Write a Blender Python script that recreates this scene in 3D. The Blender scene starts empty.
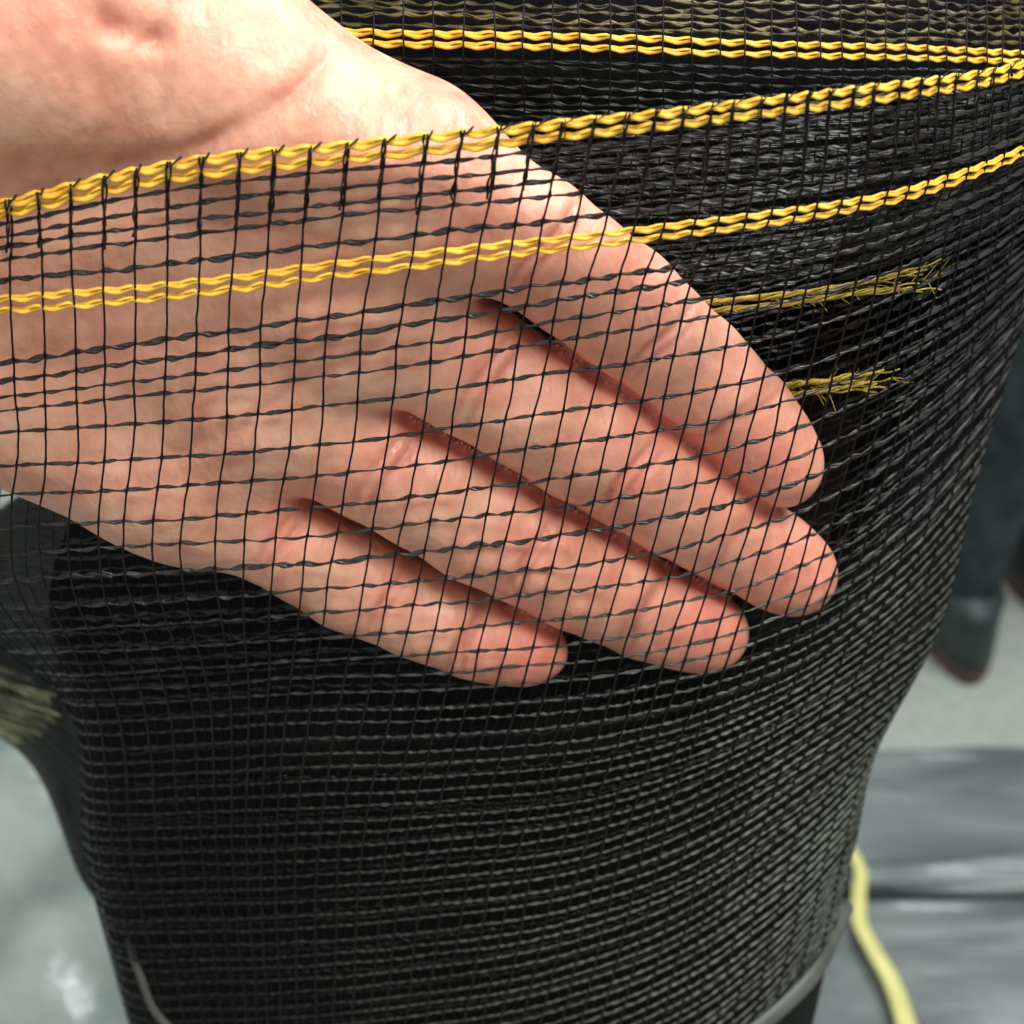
import bpy, math, random
import numpy as np
from mathutils import Matrix, Vector
random.seed(4); rng = np.random.default_rng(4)
R = math.radians
HAND_ONLY = False

# ---------------------------------------------------------------- scene / camera
scn = bpy.context.scene
scn.view_settings.view_transform = 'Standard'
scn.view_settings.look = 'None'
scn.view_settings.exposure = 0
scn.render.resolution_x = scn.render.resolution_y = 1024
col = scn.collection
PITCH = 35.0
CAMZ = 1.20
T40 = 2 * math.tan(R(20))            # picture width at unit distance
cam_d = bpy.data.cameras.new('camera'); cam = bpy.data.objects.new('camera', cam_d); col.objects.link(cam)
cam.location = (0, 0, CAMZ); cam.rotation_euler = (R(90 - PITCH), 0, 0)
cam_d.sensor_width = 36; cam_d.lens = 18 / math.tan(R(20)); cam_d.clip_start = 0.02; cam_d.clip_end = 60
cam_d.dof.use_dof = True; cam_d.dof.focus_distance = 0.212; cam_d.dof.aperture_fstop = 24
scn.camera = cam
MW = np.array(Matrix.Translation((0, 0, CAMZ)) @ Matrix.Rotation(R(90 - PITCH), 4, 'X'))

def to_world(p):                      # local frame of the roll (x right, y up the picture plane, z to viewer) -> world, metres
    p = np.asarray(p, dtype=np.float64)
    return p @ MW[:3, :3].T + MW[:3, 3]
def P(px, py, d):                     # point in the roll's frame, d in mm
    px = np.asarray(px, float); py = np.asarray(py, float); d = np.asarray(d, float) / 1000
    return np.stack([(px - 512) / 1024 * T40 * d, -(py - 512) / 1024 * T40 * d, -d + 0 * px], -1)
def Dw(py):                           # depth of the upright front face of the roll
    t = (np.asarray(py, float) - 512) / 1024 * T40
    return 180 / (math.cos(R(PITCH)) - math.sin(R(PITCH)) * t)
def ground(px, py, h=0.0):            # where the floor (or a slab of height h) lies
    v = to_world(P(px, py, 1000.0)) - MW[:3, 3]
    return MW[:3, 3] + v * ((h - CAMZ) / v[2])

# ---------------------------------------------------------------- helpers
def mesh_obj(name, V, F, mat, parent=None, smooth=True, world=True):
    me = bpy.data.meshes.new(name)
    V = np.asarray(V, dtype=np.float64)
    if world: V = to_world(V)
    F = np.asarray(F, dtype=np.int32)
    me.vertices.add(len(V)); me.vertices.foreach_set('co', V.astype(np.float32).ravel())
    n = F.shape[1]
    me.loops.add(F.size); me.loops.foreach_set('vertex_index', F.ravel())
    me.polygons.add(len(F)); me.polygons.foreach_set('loop_start', np.arange(0, F.size, n, dtype=np.int32))
    me.update(calc_edges=True); me.validate()
    if smooth: me.polygons.foreach_set('use_smooth', np.ones(len(me.polygons), bool))
    me.materials.append(mat)
    o = bpy.data.objects.new(name, me); col.objects.link(o)
    if parent is not None:
        o.parent = parent; o.matrix_parent_inverse = parent.matrix_world.inverted()
    return o
def tag(o, label=None, cat=None, group=None, kind=None):
    if label: o['label'] = label
    if cat: o['category'] = cat
    if group: o['group'] = group
    if kind: o['kind'] = kind
    return o
def empty(name, loc):
    o = bpy.data.objects.new(name, None); o.location = loc; o.empty_display_size = 0.02
    col.objects.link(o); bpy.context.view_layer.update(); return o

class Tubes:
    def __init__(s): s.V = []; s.F = []; s.n = 0
    def add(s, pts, r, sides=5, flat=1.0, roll=0.0, ref=(0, 0, 1), cap=True):
        pts = np.asarray(pts, float); m = len(pts)
        r = np.broadcast_to(np.asarray(r, float), (m,))
        T = np.gradient(pts, axis=0).astype(float); T /= np.linalg.norm(T, axis=1)[:, None] + 1e-12
        Z = np.array(ref, float)[None, :]
        N = Z - (T * Z).sum(1)[:, None] * T; N /= np.linalg.norm(N, axis=1)[:, None] + 1e-9
        B = np.cross(T, N)
        a = np.arange(sides) / sides * 2 * math.pi
        roll = np.broadcast_to(np.asarray(roll, float), (m,))
        c, sn = np.cos(roll)[:, None], np.sin(roll)[:, None]
        B2 = B * c + N * sn; N2 = -B * sn + N * c
        ring = pts[:, None, :] + r[:, None, None] * (B2[:, None, :] * np.cos(a)[None, :, None] + flat * N2[:, None, :] * np.sin(a)[None, :, None])
        i = np.arange(m - 1)[:, None] * sides; j = np.arange(sides)[None, :]; j2 = (j + 1) % sides
        f = np.stack([i + j, i + j2, i + sides + j2, i + sides + j], -1).reshape(-1, 4) + s.n
        s.V.append(ring.reshape(-1, 3)); s.F.append(f); s.n += m * sides
    def build(s, name, mat, parent=None, world=True):
        return mesh_obj(name, np.concatenate(s.V), np.concatenate(s.F), mat, parent, True, world)

def basis(k, x):                      # cardinal Catmull-Rom weights, non uniform knots, linear beyond the ends
    k = np.asarray(k, float); K = len(k); x = np.asarray(x, float)
    I = np.eye(K); M = np.zeros((K, K))
    for i in range(K):
        if i == 0: M[0] = (I[1] - I[0]) / (k[1] - k[0])
        elif i == K - 1: M[i] = (I[i] - I[i - 1]) / (k[i] - k[i - 1])
        else:
            h0, h1 = k[i] - k[i - 1], k[i + 1] - k[i]
            M[i] = ((I[i] - I[i - 1]) / h0 * h1 + (I[i + 1] - I[i]) / h1 * h0) / (h0 + h1)
    i = np.clip(np.searchsorted(k, x) - 1, 0, K - 2); h = k[i + 1] - k[i]; t = (x - k[i]) / h
    tc = np.clip(t, 0, 1); ex = (t - tc) * h
    t2, t3 = tc ** 2, tc ** 3
    W = (2 * t3 - 3 * t2 + 1)[:, None] * I[i] + (-2 * t3 + 3 * t2)[:, None] * I[i + 1] \
        + ((t3 - 2 * t2 + tc) * h)[:, None] * M[i] + ((t3 - t2) * h)[:, None] * M[i + 1]
    W += (ex)[:, None] * np.where((t > 1)[:, None], M[i + 1], M[i])
    return W
class Sheet:
    def __init__(s, u, v, X, Y, D):
        s.u, s.v = u, v; s.X, s.Y, s.D = [np.array(a, float) for a in (X, Y, D)]
    def __call__(s, u, v, dd=0.0, du=0.0, dv=0.0):
        u, v = np.broadcast_arrays(np.asarray(u, float), np.asarray(v, float))
        sh = u.shape; u = u.ravel(); v = v.ravel()
        Wu, Wv = basis(s.u, u), basis(s.v, v)
        e = lambda G: np.einsum('ni,ij,nj->n', Wv, G, Wu)
        d = e(s.D) + (np.broadcast_to(dd, sh).ravel())
        return P(e(s.X), e(s.Y), d).reshape(sh + (3,))
def spl(xs, ys, x):
    x = np.asarray(x, float); return (basis(xs, x.ravel()) @ np.array(ys, float)).reshape(x.shape)
def wob(x, seed, scale):              # smooth 1-D noise
    r = np.random.default_rng(int(seed)); ph = r.uniform(0, 6.28, 4); fr = r.uniform(.6, 1.6, 4) * np.array([.5, 1, 2, 3.1])
    return sum(np.sin(np.asarray(x) / scale * f + p) / (1 + i) for i, (f, p) in enumerate(zip(fr, ph))) * .5

# ---------------------------------------------------------------- materials
def new_mat(name):
    m = bpy.data.materials.new(name); m.use_nodes = True; nt = m.node_tree
    return m, nt, nt.nodes['Principled BSDF']
def N(nt, typ, **kw):
    n = nt.nodes.new(typ)
    for k, v in kw.items():
        if k.startswith('i_'): n.inputs[k[2:].replace('_', ' ')].default_value = v
        else: setattr(n, k, v)
    return n
def ramp(nt, fac, stops):
    r = N(nt, 'ShaderNodeValToRGB'); cr = r.color_ramp
    while len(cr.elements) < len(stops): cr.elements.new(.5)
    for e, (p, c) in zip(cr.elements, stops): e.position = p; e.color = (*c, 1)
    nt.links.new(fac, r.inputs[0]); return r.outputs[0]
def noisy(name, c1, c2, scale, rough=.5, bump=0.0, bscale=None, spec=.5, detail=4, dist=0.0, trans=0.0, coat=0.0):
    m, nt, b = new_mat(name)
    tc = N(nt, 'ShaderNodeTexCoord')
    n = N(nt, 'ShaderNodeTexNoise'); n.inputs['Scale'].default_value = scale; n.inputs['Detail'].default_value = detail
    n.inputs['Distortion'].default_value = dist
    nt.links.new(tc.outputs['Object'], n.inputs['Vector'])
    nt.links.new(ramp(nt, n.outputs['Fac'], [(.3, c1), (.7, c2)]), b.inputs['Base Color'])
    b.inputs['Roughness'].default_value = rough; b.inputs['Specular IOR Level'].default_value = spec
    b.inputs['Coat Weight'].default_value = coat
    if bump:
        n2 = N(nt, 'ShaderNodeTexNoise'); n2.inputs['Scale'].default_value = bscale or scale; n2.inputs['Detail'].default_value = 5
        nt.links.new(tc.outputs['Object'], n2.inputs['Vector'])
        bp = N(nt, 'ShaderNodeBump'); bp.inputs['Strength'].default_value = 1; bp.inputs['Distance'].default_value = bump
        nt.links.new(n2.outputs['Fac'], bp.inputs['Height']); nt.links.new(bp.outputs[0], b.inputs['Normal'])
    return m
m_black = noisy('black_monofilament', (.005, .005, .005), (.022, .019, .017), 900, rough=.33, spec=.5)
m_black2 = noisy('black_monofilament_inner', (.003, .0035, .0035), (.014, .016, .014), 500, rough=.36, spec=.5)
m_warp = noisy('black_warp_thread', (.004, .003, .003), (.012, .008, .007), 900, rough=.45, spec=.2)
m_olive = noisy('olive_black_thread', (.014, .012, .007), (.19, .145, .05), 110, rough=.4, spec=.5)
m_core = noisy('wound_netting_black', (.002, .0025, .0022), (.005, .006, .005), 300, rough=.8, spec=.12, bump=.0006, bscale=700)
m_yellow = noisy('yellow_tape_yarn', (.70, .35, .018), (.86, .53, .06), 420, rough=.48, spec=.45, bump=.00006, bscale=2500)
m_yellow_old = noisy('dusty_yellow_yarn', (.30, .22, .03), (.66, .50, .09), 500, rough=.6, bump=.00006, bscale=2500)

def skin_material():
    m, nt, b = new_mat('skin')
    L = nt.links
    tc = N(nt, 'ShaderNodeTexCoord'); g = N(nt, 'ShaderNodeAttribute', attribute_name='flush'); 
    cr = N(nt, 'ShaderNodeAttribute', attribute_name='crease')
    n1 = N(nt, 'ShaderNodeTexNoise'); n1.inputs['Scale'].default_value = 75; n1.inputs['Detail'].default_value = 5; n1.inputs['Roughness'].default_value = .6
    L.new(tc.outputs['Object'], n1.inputs['Vector'])
    base = ramp(nt, n1.outputs['Fac'], [(.3, (.69, .33, .225)), (.5, (.765, .415, .290)), (.72, (.81, .495, .355))])
    mx = N(nt, 'ShaderNodeMix', data_type='RGBA'); L.new(g.outputs['Fac'], mx.inputs['Factor'])
    L.new(base, mx.inputs[6]); mx.inputs[7].default_value = (.79, .285, .215, 1)
    n5 = N(nt, 'ShaderNodeTexNoise'); n5.inputs['Scale'].default_value = 380; n5.inputs['Detail'].default_value = 4; L.new(tc.outputs['Object'], n5.inputs['Vector'])
    n6 = N(nt, 'ShaderNodeTexNoise'); n6.inputs['Scale'].default_value = 38; n6.inputs['Detail'].default_value = 3; L.new(tc.outputs['Object'], n6.inputs['Vector'])
    mm1 = N(nt, 'ShaderNodeMix', data_type='RGBA', blend_type='MULTIPLY'); mm1.inputs['Factor'].default_value = .55; L.new(mx.outputs[2], mm1.inputs[6])
    L.new(ramp(nt, n5.outputs['Fac'], [(.32, (.84, .74, .72)), (.6, (1, 1, 1))]), mm1.inputs[7])
    mm2 = N(nt, 'ShaderNodeMix', data_type='RGBA', blend_type='MULTIPLY'); mm2.inputs['Factor'].default_value = .8; L.new(mm1.outputs[2], mm2.inputs[6])
    L.new(ramp(nt, n6.outputs['Fac'], [(.38, (.97, .87, .85)), (.58, (1, 1, 1))]), mm2.inputs[7])
    L.new(ramp(nt, n5.outputs['Fac'], [(.3, (.34,) * 3), (.7, (.55,) * 3)]), b.inputs['Roughness'])
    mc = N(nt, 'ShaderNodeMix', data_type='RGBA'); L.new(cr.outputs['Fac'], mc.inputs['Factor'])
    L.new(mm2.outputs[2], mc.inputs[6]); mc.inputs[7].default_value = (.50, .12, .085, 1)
    L.new(mc.outputs[2], b.inputs['Base Color'])
    b.inputs['Subsurface Weight'].default_value = .6
    b.inputs['Subsurface Radius'].default_value = (1.0, .26, .14)
    b.inputs['Subsurface Scale'].default_value = .0034
    b.inputs['Roughness'].default_value = .43
    b.inputs['Specular IOR Level'].default_value = .45
    # skin grain: fine cells, friction ridges running across, and soft wrinkles
    v = N(nt, 'ShaderNodeTexVoronoi'); v.inputs['Scale'].default_value = 900; v.feature = 'DISTANCE_TO_EDGE'
    L.new(tc.outputs['Object'], v.inputs['Vector'])
    mp = N(nt, 'ShaderNodeMapping'); mp.inputs['Rotation'].default_value = (0, 0, 0); mp.inputs['Scale'].default_value = (1, .55, .55)
    L.new(tc.outputs['Object'], mp.inputs['Vector'])
    n2 = N(nt, 'ShaderNodeTexNoise'); n2.inputs['Scale'].default_value = 420; n2.inputs['Detail'].default_value = 4; L.new(mp.outputs[0], n2.inputs['Vector'])
    n3 = N(nt, 'ShaderNodeTexNoise'); n3.inputs['Scale'].default_value = 110; n3.inputs['Detail'].default_value = 3; L.new(mp.outputs[0], n3.inputs['Vector'])
    b1 = N(nt, 'ShaderNodeBump'); b1.inputs['Distance'].default_value = .00010; L.new(v.outputs['Distance'], b1.inputs['Height']); b1.inputs['Strength'].default_value = .6
    b2 = N(nt, 'ShaderNodeBump'); b2.inputs['Distance'].default_value = .00042; L.new(n2.outputs['Fac'], b2.inputs['Height']); L.new(b1.outputs[0], b2.inputs['Normal'])
    b3 = N(nt, 'ShaderNodeBump'); b3.inputs['Distance'].default_value = .0015; L.new(n3.outputs['Fac'], b3.inputs['Height']); L.new(b2.outputs[0], b3.inputs['Normal'])
    L.new(b3.outputs[0], b.inputs['Normal'])
    return m
m_skin = skin_material()

# ---------------------------------------------------------------- the hand: one distance field, one surface
def hand():
    h = .00065
    lo = np.array([-.235, -.075, -.300]); hi = np.array([.098, .150, -.165])
    dims = np.ceil((hi - lo) / h).astype(int)
    ax = [lo[i] + h * np.arange(dims[i]) for i in range(3)]
    BIG = .02
    def field(): return np.full(dims, BIG, np.float32)
    def box(a, b, pad):
        mn = np.minimum(a, b) - pad; mx = np.maximum(a, b) + pad
        i0 = np.clip(np.floor((mn - lo) / h).astype(int), 0, dims); i1 = np.clip(np.ceil((mx - lo) / h).astype(int), 0, dims)
        return i0, i1
    def grid(i0, i1):
        return np.meshgrid(*[ax[k][i0[k]:i1[k]].astype(np.float32) for k in range(3)], indexing='ij', sparse=True)
    def smin(a, b, k):
        if k <= 0: return np.minimum(a, b)
        t = np.clip(.5 + .5 * (b - a) / k, 0, 1); return b * (1 - t) + a * t - k * t * (1 - t)
    def cone(F, a, b, ra, rb, k, thick=1.0):
        a, b = np.array(a), np.array(b); rm = max(ra, rb)
        i0, i1 = box(a, b, rm + .011); sl = tuple(slice(i0[j], i1[j]) for j in range(3))
        X, Y, Z = grid(i0, i1)
        ab = b - a; L2 = (ab ** 2).sum()
        x, y, z = X - a[0], Y - a[1], Z - a[2]
        t = np.clip((x * ab[0] + y * ab[1] + z * ab[2]) / L2, 0, 1)
        dx, dy, dz = x - t * ab[0], y - t * ab[1], (z - t * ab[2]) / thick
        d = np.sqrt(dx * dx + dy * dy + dz * dz) - (ra + (rb - ra) * t)
        F[sl] = smin(F[sl], d.astype(np.float32), k)
    def ell(F, c, r, rot, k):
        c = np.array(c); r = np.array(r)
        i0, i1 = box(c, c, r.max() + .011); sl = tuple(slice(i0[j], i1[j]) for j in range(3))
        X, Y, Z = grid(i0, i1); x, y, z = X - c[0], Y - c[1], Z - c[2]
        ca, sa = math.cos(rot), math.sin(rot)
        q = np.sqrt(((x * ca + y * sa) / r[0]) ** 2 + ((-x * sa + y * ca) / r[1]) ** 2 + (z / r[2]) ** 2)
        g = np.sqrt(((x * ca + y * sa) / r[0] ** 2) ** 2 + ((-x * sa + y * ca) / r[1] ** 2) ** 2 + (z / r[2] ** 2) ** 2) + 1e-9
        d = q * (q - 1) / g
        F[sl] = smin(F[sl], d.astype(np.float32), k)
    q = lambda px, py, r, extra=0.0: P(px, py, Dw(py) + 4.2 + r * 1000 + extra + max(0, px - 560) * .046)
    # finger chains: (px, py, radius m, extra depth mm), base -> tip ; last is the tip centre
    FG = dict(
        index=[(415, 178, .0118, 1), (532, 241, .0095, 1), (618, 307, .0096, 0), (690, 371, .0092, 0), (741, 420, .0087, 0), (774, 462, .0074, 1)],
        middle=[(332, 288, .0125, 1), (470, 368, .0104, 0), (582, 435, .0106, -1), (673, 496, .0100, -1), (738, 538, .0089, 0), (792, 573, .0074, 1)],
        ring=[(245, 382, .0125, 1), (371, 452, .0108, 0), (482, 518, .0108, -1), (576, 571, .0100, -1), (648, 608, .0090, 0), (704, 630, .0073, 1)],
        pinky=[(160, 466, .0118, 1), (270, 528, .0090, 1), (350, 578, .0088, 0), (418, 610, .0081, 0), (472, 634, .0075, 0), (524, 646, .0064, 1)])
    Ff = field(); joints = []; keep = []
    for nm, ch in FG.items():
        G = field(); pts = [q(x, y, r, e) for x, y, r, e in ch]
        for i in range(len(ch) - 1):
            cone(G, pts[i], pts[i + 1], ch[i][2], ch[i + 1][2], .002)
        # soft pads on the palm side of each phalanx
        for a, bb in ((1, 2), (2, 3), (3, 4), (4, 5)):
            A, B_ = pts[a], pts[bb]; c = (A + B_) / 2; ln = np.linalg.norm(B_ - A); ang = math.atan2(B_[1] - A[1], B_[0] - A[0])
            r = (ch[a][2] + ch[bb][2]) / 2
            ell(G, c + np.array([0, 0, .0014]), (ln * .50, r * .93, r * .98), ang, .002)
        A, B_ = pts[4], pts[5]; ang = math.atan2(B_[1] - A[1], B_[0] - A[0])
        ell(G, B_ * .7 + A * .3 + np.array([0, 0, .0012]), (.0105, ch[5][2] * 1.06, ch[5][2] * 1.02), ang, .003)
        joints.append((nm, pts, ch))
        Ff = np.minimum(Ff, G); keep.append(G)
    Pm = field()
    wr = [P(-330, -20, 214), P(-350, 60, 216), P(-355, 130, 220), P(-350, 200, 226)]
    mcp = [joints[i][1][0] for i in range(4)]
    for i in range(4):
        mid = wr[i] * .45 + mcp[i] * .55 + np.array([0, 0, -.003])
        cone(Pm, wr[i], mid, .0165, .0135, .006); cone(Pm, mid, mcp[i], .0135, .0122, .006)
    # pads below the fingers
    for (x, y, r, e) in ((412, 205, .0100, 0), (368, 262, .010, 1), (330, 318, .0105, 0), (258, 380, .0105, .5), (215, 440, .010, 1), (180, 490, .0095, 1)):
        ell(Pm, q(x, y, r, e), (r * 1.5, r * 1.25, r), -.6, .006)
    # webs
    cone(Pm, q(392, 212, .009, 6), q(335, 310, .009, 6), .0090, .0090, .004)
    cone(Pm, q(340, 350, .009, 5), q(262, 420, .009, 5), .0095, .0095, .004)
    cone(Pm, q(262, 420, .009, 5), q(205, 500, .009, 5), .009, .009, .004)
    # heel of the hand on the little finger side
    cone(Pm, q(125, 452, .013, 2), q(-60, 333, .017, 3), .0125, .0175, .006)
    cone(Pm, q(-60, 333, .017, 3), q(-260, 240, .018, 5), .0175, .019, .006)
    cone(Pm, q(60, 400, .013, 2), q(-160, 300, .016, 3), .0130, .016, .006)
    # fill of the palm
    cone(Pm, q(300, 250, .012, 4), q(-200, 120, .015, 6), .0135, .016, .008)
    cone(Pm, q(200, 330, .012, 4), q(-150, 220, .015, 6), .0130, .016, .008)
    cone(Pm, q(110, 410, .012, 3), q(-150, 300, .015, 6), .0125, .016, .008)
    # ball of the thumb, thumb, and the fold of skin to the forefinger
    th = [P(-200, 40, 203), P(60, -70, 188), P(150, -290, 178), P(200, -470, 172)]
    cone(Pm, P(-220, 60, 204), P(40, 30, 196), .021, .0185, .007)
    cone(Pm, P(40, 30, 196), P(120, -120, 188), .0185, .0125, .008)
    cone(Pm, P(120, -120, 188), P(175, -270, 184), .0120, .0105, .003)
    cone(Pm, P(175, -270, 184), P(215, -400, 181), .0108, .0088, .003)
    cone(Pm, P(215, -400, 181), P(232, -450, 180), .0088, .0072, .003)
    cone(Pm, q(385, 165, .011, 1), P(250, 78, 199), .0120, .0110, .008)
    cone(Pm, P(250, 78, 199), P(140, -62, 196), .0110, .0120, .008)
    cone(Pm, q(330, 170, .011, 3), P(150, 60, 198), .013, .014, .008)
    # forearm
    cone(Pm, P(-340, 90, 220), P(-520, 60, 226), .0255, .0265, .010)
    cone(Pm, P(-520, 60, 226), P(-1050, 0, 250), .0265, .036, .010)
    F = smin(Pm, Ff, .0045)
    # surface nets
    S = F < 0
    c0 = S[:-1, :-1, :-1]; act = np.zeros_like(c0)
    off = [(a, b, c) for a in (0, 1) for b in (0, 1) for c in (0, 1)]
    nx, ny, nz = [d - 1 for d in F.shape]
    for o in off: act |= (S[o[0]:o[0] + nx, o[1]:o[1] + ny, o[2]:o[2] + nz] != c0)
    idx = np.argwhere(act); ids = -np.ones(act.shape, np.int32); ids[act] = np.arange(len(idx))
    acc = np.zeros((len(idx), 3)); cnt = np.zeros(len(idx))
    vals = {o: F[idx[:, 0] + o[0], idx[:, 1] + o[1], idx[:, 2] + o[2]] for o in off}
    for o in off:
        for k in range(3):
            if o[k]: continue
            o2 = list(o); o2[k] = 1; o2 = tuple(o2)
            a, b = vals[o], vals[o2]; m = (a < 0) != (b < 0)
            t = np.where(m, a / np.where(m, a - b, 1), 0)
            p = np.array(o, float)[None, :].repeat(len(idx), 0); p[:, k] += t
            acc += p * m[:, None]; cnt += m
    V = lo + h * (idx + acc / cnt[:, None])
    faces = []
    for k in range(3):
        k1, k2 = (k + 1) % 3, (k + 2) % 3
        sa = [slice(None)] * 3; sb = [slice(None)] * 3; sa[k] = slice(0, -1); sb[k] = slice(1, None)
        A, B_ = S[tuple(sa)], S[tuple(sb)]
        e = np.argwhere(A != B_)
        ok = (e[:, k1] > 0) & (e[:, k2] > 0) & (e[:, k1] < act.shape[k1]) & (e[:, k2] < act.shape[k2]); e = e[ok]
        inside = A[tuple(e.T)]
        def cid(d1, d2):
            c = e.copy(); c[:, k1] -= d1; c[:, k2] -= d2; return ids[tuple(c.T)]
        f = np.stack([cid(1, 1), cid(0, 1), cid(0, 0), cid(1, 0)], 1)
        f[~inside] = f[~inside][:, ::-1]; faces.append(f)
    f = np.concatenate(faces); f = f[(f >= 0).all(1)]
    # relax
    def relax(V, n, w=.5):
        for _ in range(n):
            s = np.zeros_like(V); c = np.zeros(len(V))
            for a in range(4):
                for b in ((a + 1) % 4, (a + 3) % 4):
                    for d in range(3): s[:, d] += np.bincount(f[:, a], V[f[:, b], d], len(V))
                    c += np.bincount(f[:, a], minlength=len(V))
            V = V * (1 - w) + w * s / np.maximum(c, 1)[:, None]
        return V
    V = relax(V, 3)
    # creases as fine grooves on the palm side, flushed skin at tips and joints
    px = V[:, 0] / -V[:, 2] / T40 * 1024 + 512; py = -V[:, 1] / -V[:, 2] / T40 * 1024 + 512
    nrm = np.zeros_like(V); fn = np.cross(V[f[:, 2]] - V[f[:, 0]], V[f[:, 3]] - V[f[:, 1]])
    for a in range(4):
        for d in range(3): nrm[:, d] += np.bincount(f[:, a], fn[:, d], len(V))
    nrm /= np.linalg.norm(nrm, axis=1)[:, None] + 1e-12
    front = np.clip(nrm[:, 2] * 1.6, 0, 1)
    flush = np.zeros(len(V)); crease = np.zeros(len(V)); disp = np.zeros(len(V))
    def groove(poly, w, depth, red):
        nonlocal disp, crease
        poly = np.array(poly, float)
        s = np.linspace(0, len(poly) - 1, 60); pl = np.stack([spl(range(len(poly)), poly[:, 0], s), spl(range(len(poly)), poly[:, 1], s)], 1)
        bb = (px > pl[:, 0].min() - 40) & (px < pl[:, 0].max() + 40) & (py > pl[:, 1].min() - 40) & (py < pl[:, 1].max() + 40)
        ii = np.nonzero(bb)[0]; dm = np.full(len(ii), 1e9); wt = np.ones(len(ii))
        for k in range(59):
            a, b = pl[k], pl[k + 1]; ab = b - a
            t = np.clip(((px[ii] - a[0]) * ab[0] + (py[ii] - a[1]) * ab[1]) / ((ab ** 2).sum() + 1e-9), 0, 1)
            dd = np.hypot(px[ii] - a[0] - t * ab[0], py[ii] - a[1] - t * ab[1])
            e = (k + t) / 59; fw = np.minimum(1, np.minimum(e, 1 - e) * 5)
            up = dd < dm; dm = np.where(up, dd, dm); wt = np.where(up, fw, wt)
        g = np.exp(-(dm / w) ** 2) * wt * front[ii]
        g = g * (1 + .35 * np.sin(px[ii] * .11 + py[ii] * .07)) / 1.2; disp[ii] -= depth * g; crease[ii] = np.maximum(crease[ii], red * g)
    groove([(345, 45), (300, 85), (255, 118), (200, 146), (110, 163), (0, 158), (-120, 130)], 11, .0010, .30)
    groove([(395, 262), (300, 235), (190, 225), (60, 240)], 8, .0004, .16)
    groove([(120, 470), (215, 440), (300, 385), (380, 345), (425, 300)], 8, .0004, .16)
    groove([(92, -12), (108, 22), (145, 36), (175, 34)], 15, .0016, .42)
    groove([(350, 10), (310, -30), (240, -60)], 6, .0008, .3)
    groove([(60, 60), (75, 100), (70, 140)], 5, .0003, .08)
    groove([(150, 60), (165, 95), (160, 130)], 5, .0003, .08)
    for nm, pts, ch in joints:
        xy = np.array([(c[0], c[1]) for c in ch], float); rr = [c[2] for c in ch]
        for j, (a, f_, dep) in enumerate(((1, .10, .0004), (1, .22, .0003), (2, .55, .0004), (2, .66, .0003), (4, .0, .0004), (3, .9, .0002))):
            c = xy[a] + f_ * (xy[a + 1] - xy[a]); dr = (xy[a + 1] - xy[a]); dr /= np.linalg.norm(dr); pr = np.array([-dr[1], dr[0]])
            w = rr[a] * 1000 / (T40 * 210 / 1024) * 1.05
            groove([c - pr * w, c - pr * w * .4 + dr * 4, c + pr * w * .3 - dr * 3, c + pr * w], 4.2, dep * 2.3, .5)
            flush = np.maximum(flush, .45 * np.exp(-(np.hypot(px - c[0], py - c[1]) / 34) ** 2))
        tip = xy[5]; flush = np.maximum(flush, .8 * np.exp(-(np.hypot(px - tip[0], py - tip[1]) / 60) ** 2))
    flush = np.maximum(flush, .35 * np.exp(-(np.hypot(px - 500, py - 260) / 80) ** 2))
    flush = np.maximum(flush, .45 * np.clip((px - 380) / 420, 0, 1))
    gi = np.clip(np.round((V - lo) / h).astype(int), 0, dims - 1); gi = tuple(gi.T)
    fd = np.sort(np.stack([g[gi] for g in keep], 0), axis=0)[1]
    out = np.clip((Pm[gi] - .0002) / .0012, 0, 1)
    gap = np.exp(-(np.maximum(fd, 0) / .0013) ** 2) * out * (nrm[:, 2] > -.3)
    disp -= .0013 * gap; crease = np.maximum(crease, .95 * gap)  # gaps between fingers pressed in and painted dark red as shade
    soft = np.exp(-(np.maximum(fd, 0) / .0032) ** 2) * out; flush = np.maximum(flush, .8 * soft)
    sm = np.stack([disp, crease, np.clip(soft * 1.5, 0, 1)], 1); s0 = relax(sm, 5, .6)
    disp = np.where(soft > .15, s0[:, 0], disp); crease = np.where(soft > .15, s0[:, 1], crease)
    V = V + nrm * disp[:, None]
    V = V * (1 - s0[:, 2:3]) + relax(V, 6, .6) * s0[:, 2:3]
    # keep only the big piece
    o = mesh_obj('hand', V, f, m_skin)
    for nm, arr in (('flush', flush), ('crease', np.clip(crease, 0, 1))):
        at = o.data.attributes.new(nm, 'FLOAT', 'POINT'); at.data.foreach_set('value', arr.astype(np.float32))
    c = V.mean(0); o_loc = to_world(c)
    o.data.transform(Matrix.Translation(-Vector(o_loc))); o.location = o_loc
    tag(o, "open pink hand, palm to the viewer, fingers slipped behind the black mesh", 'hand')
    return o
hand()

# ---------------------------------------------------------------- the net sheet of the front of the roll
U = [-80, 0, 170, 340, 540, 740, 860, 960, 1020, 1060, 1115]
VV = [150, 265, 325, 412, 560, 690, 850, 960, 1080]
X = [[-90, 0, 175, 365, 600, 800, 905, 985, 1030, 1060, 1066],
     [-90, 3, 172, 352, 575, 785, 890, 975, 1025, 1060, 1070],
     [-88, 6, 170, 345, 562, 760, 872, 960, 1010, 1055, 1066],
     [-85, 10, 168, 340, 545, 738, 850, 945, 1000, 1045, 1058],
     [-70, 10, 160, 318, 510, 700, 812, 908, 972, 1022, 1030],
     [62, 78, 195, 300, 475, 655, 762, 858, 928, 975, 978],
     [84, 98, 205, 285, 430, 600, 705, 800, 876, 928, 932],
     [112, 124, 219, 287, 415, 573, 677, 762, 829, 872, 877],
     [142, 152, 235, 290, 400, 545, 649, 736, 803, 850, 855]]
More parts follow.
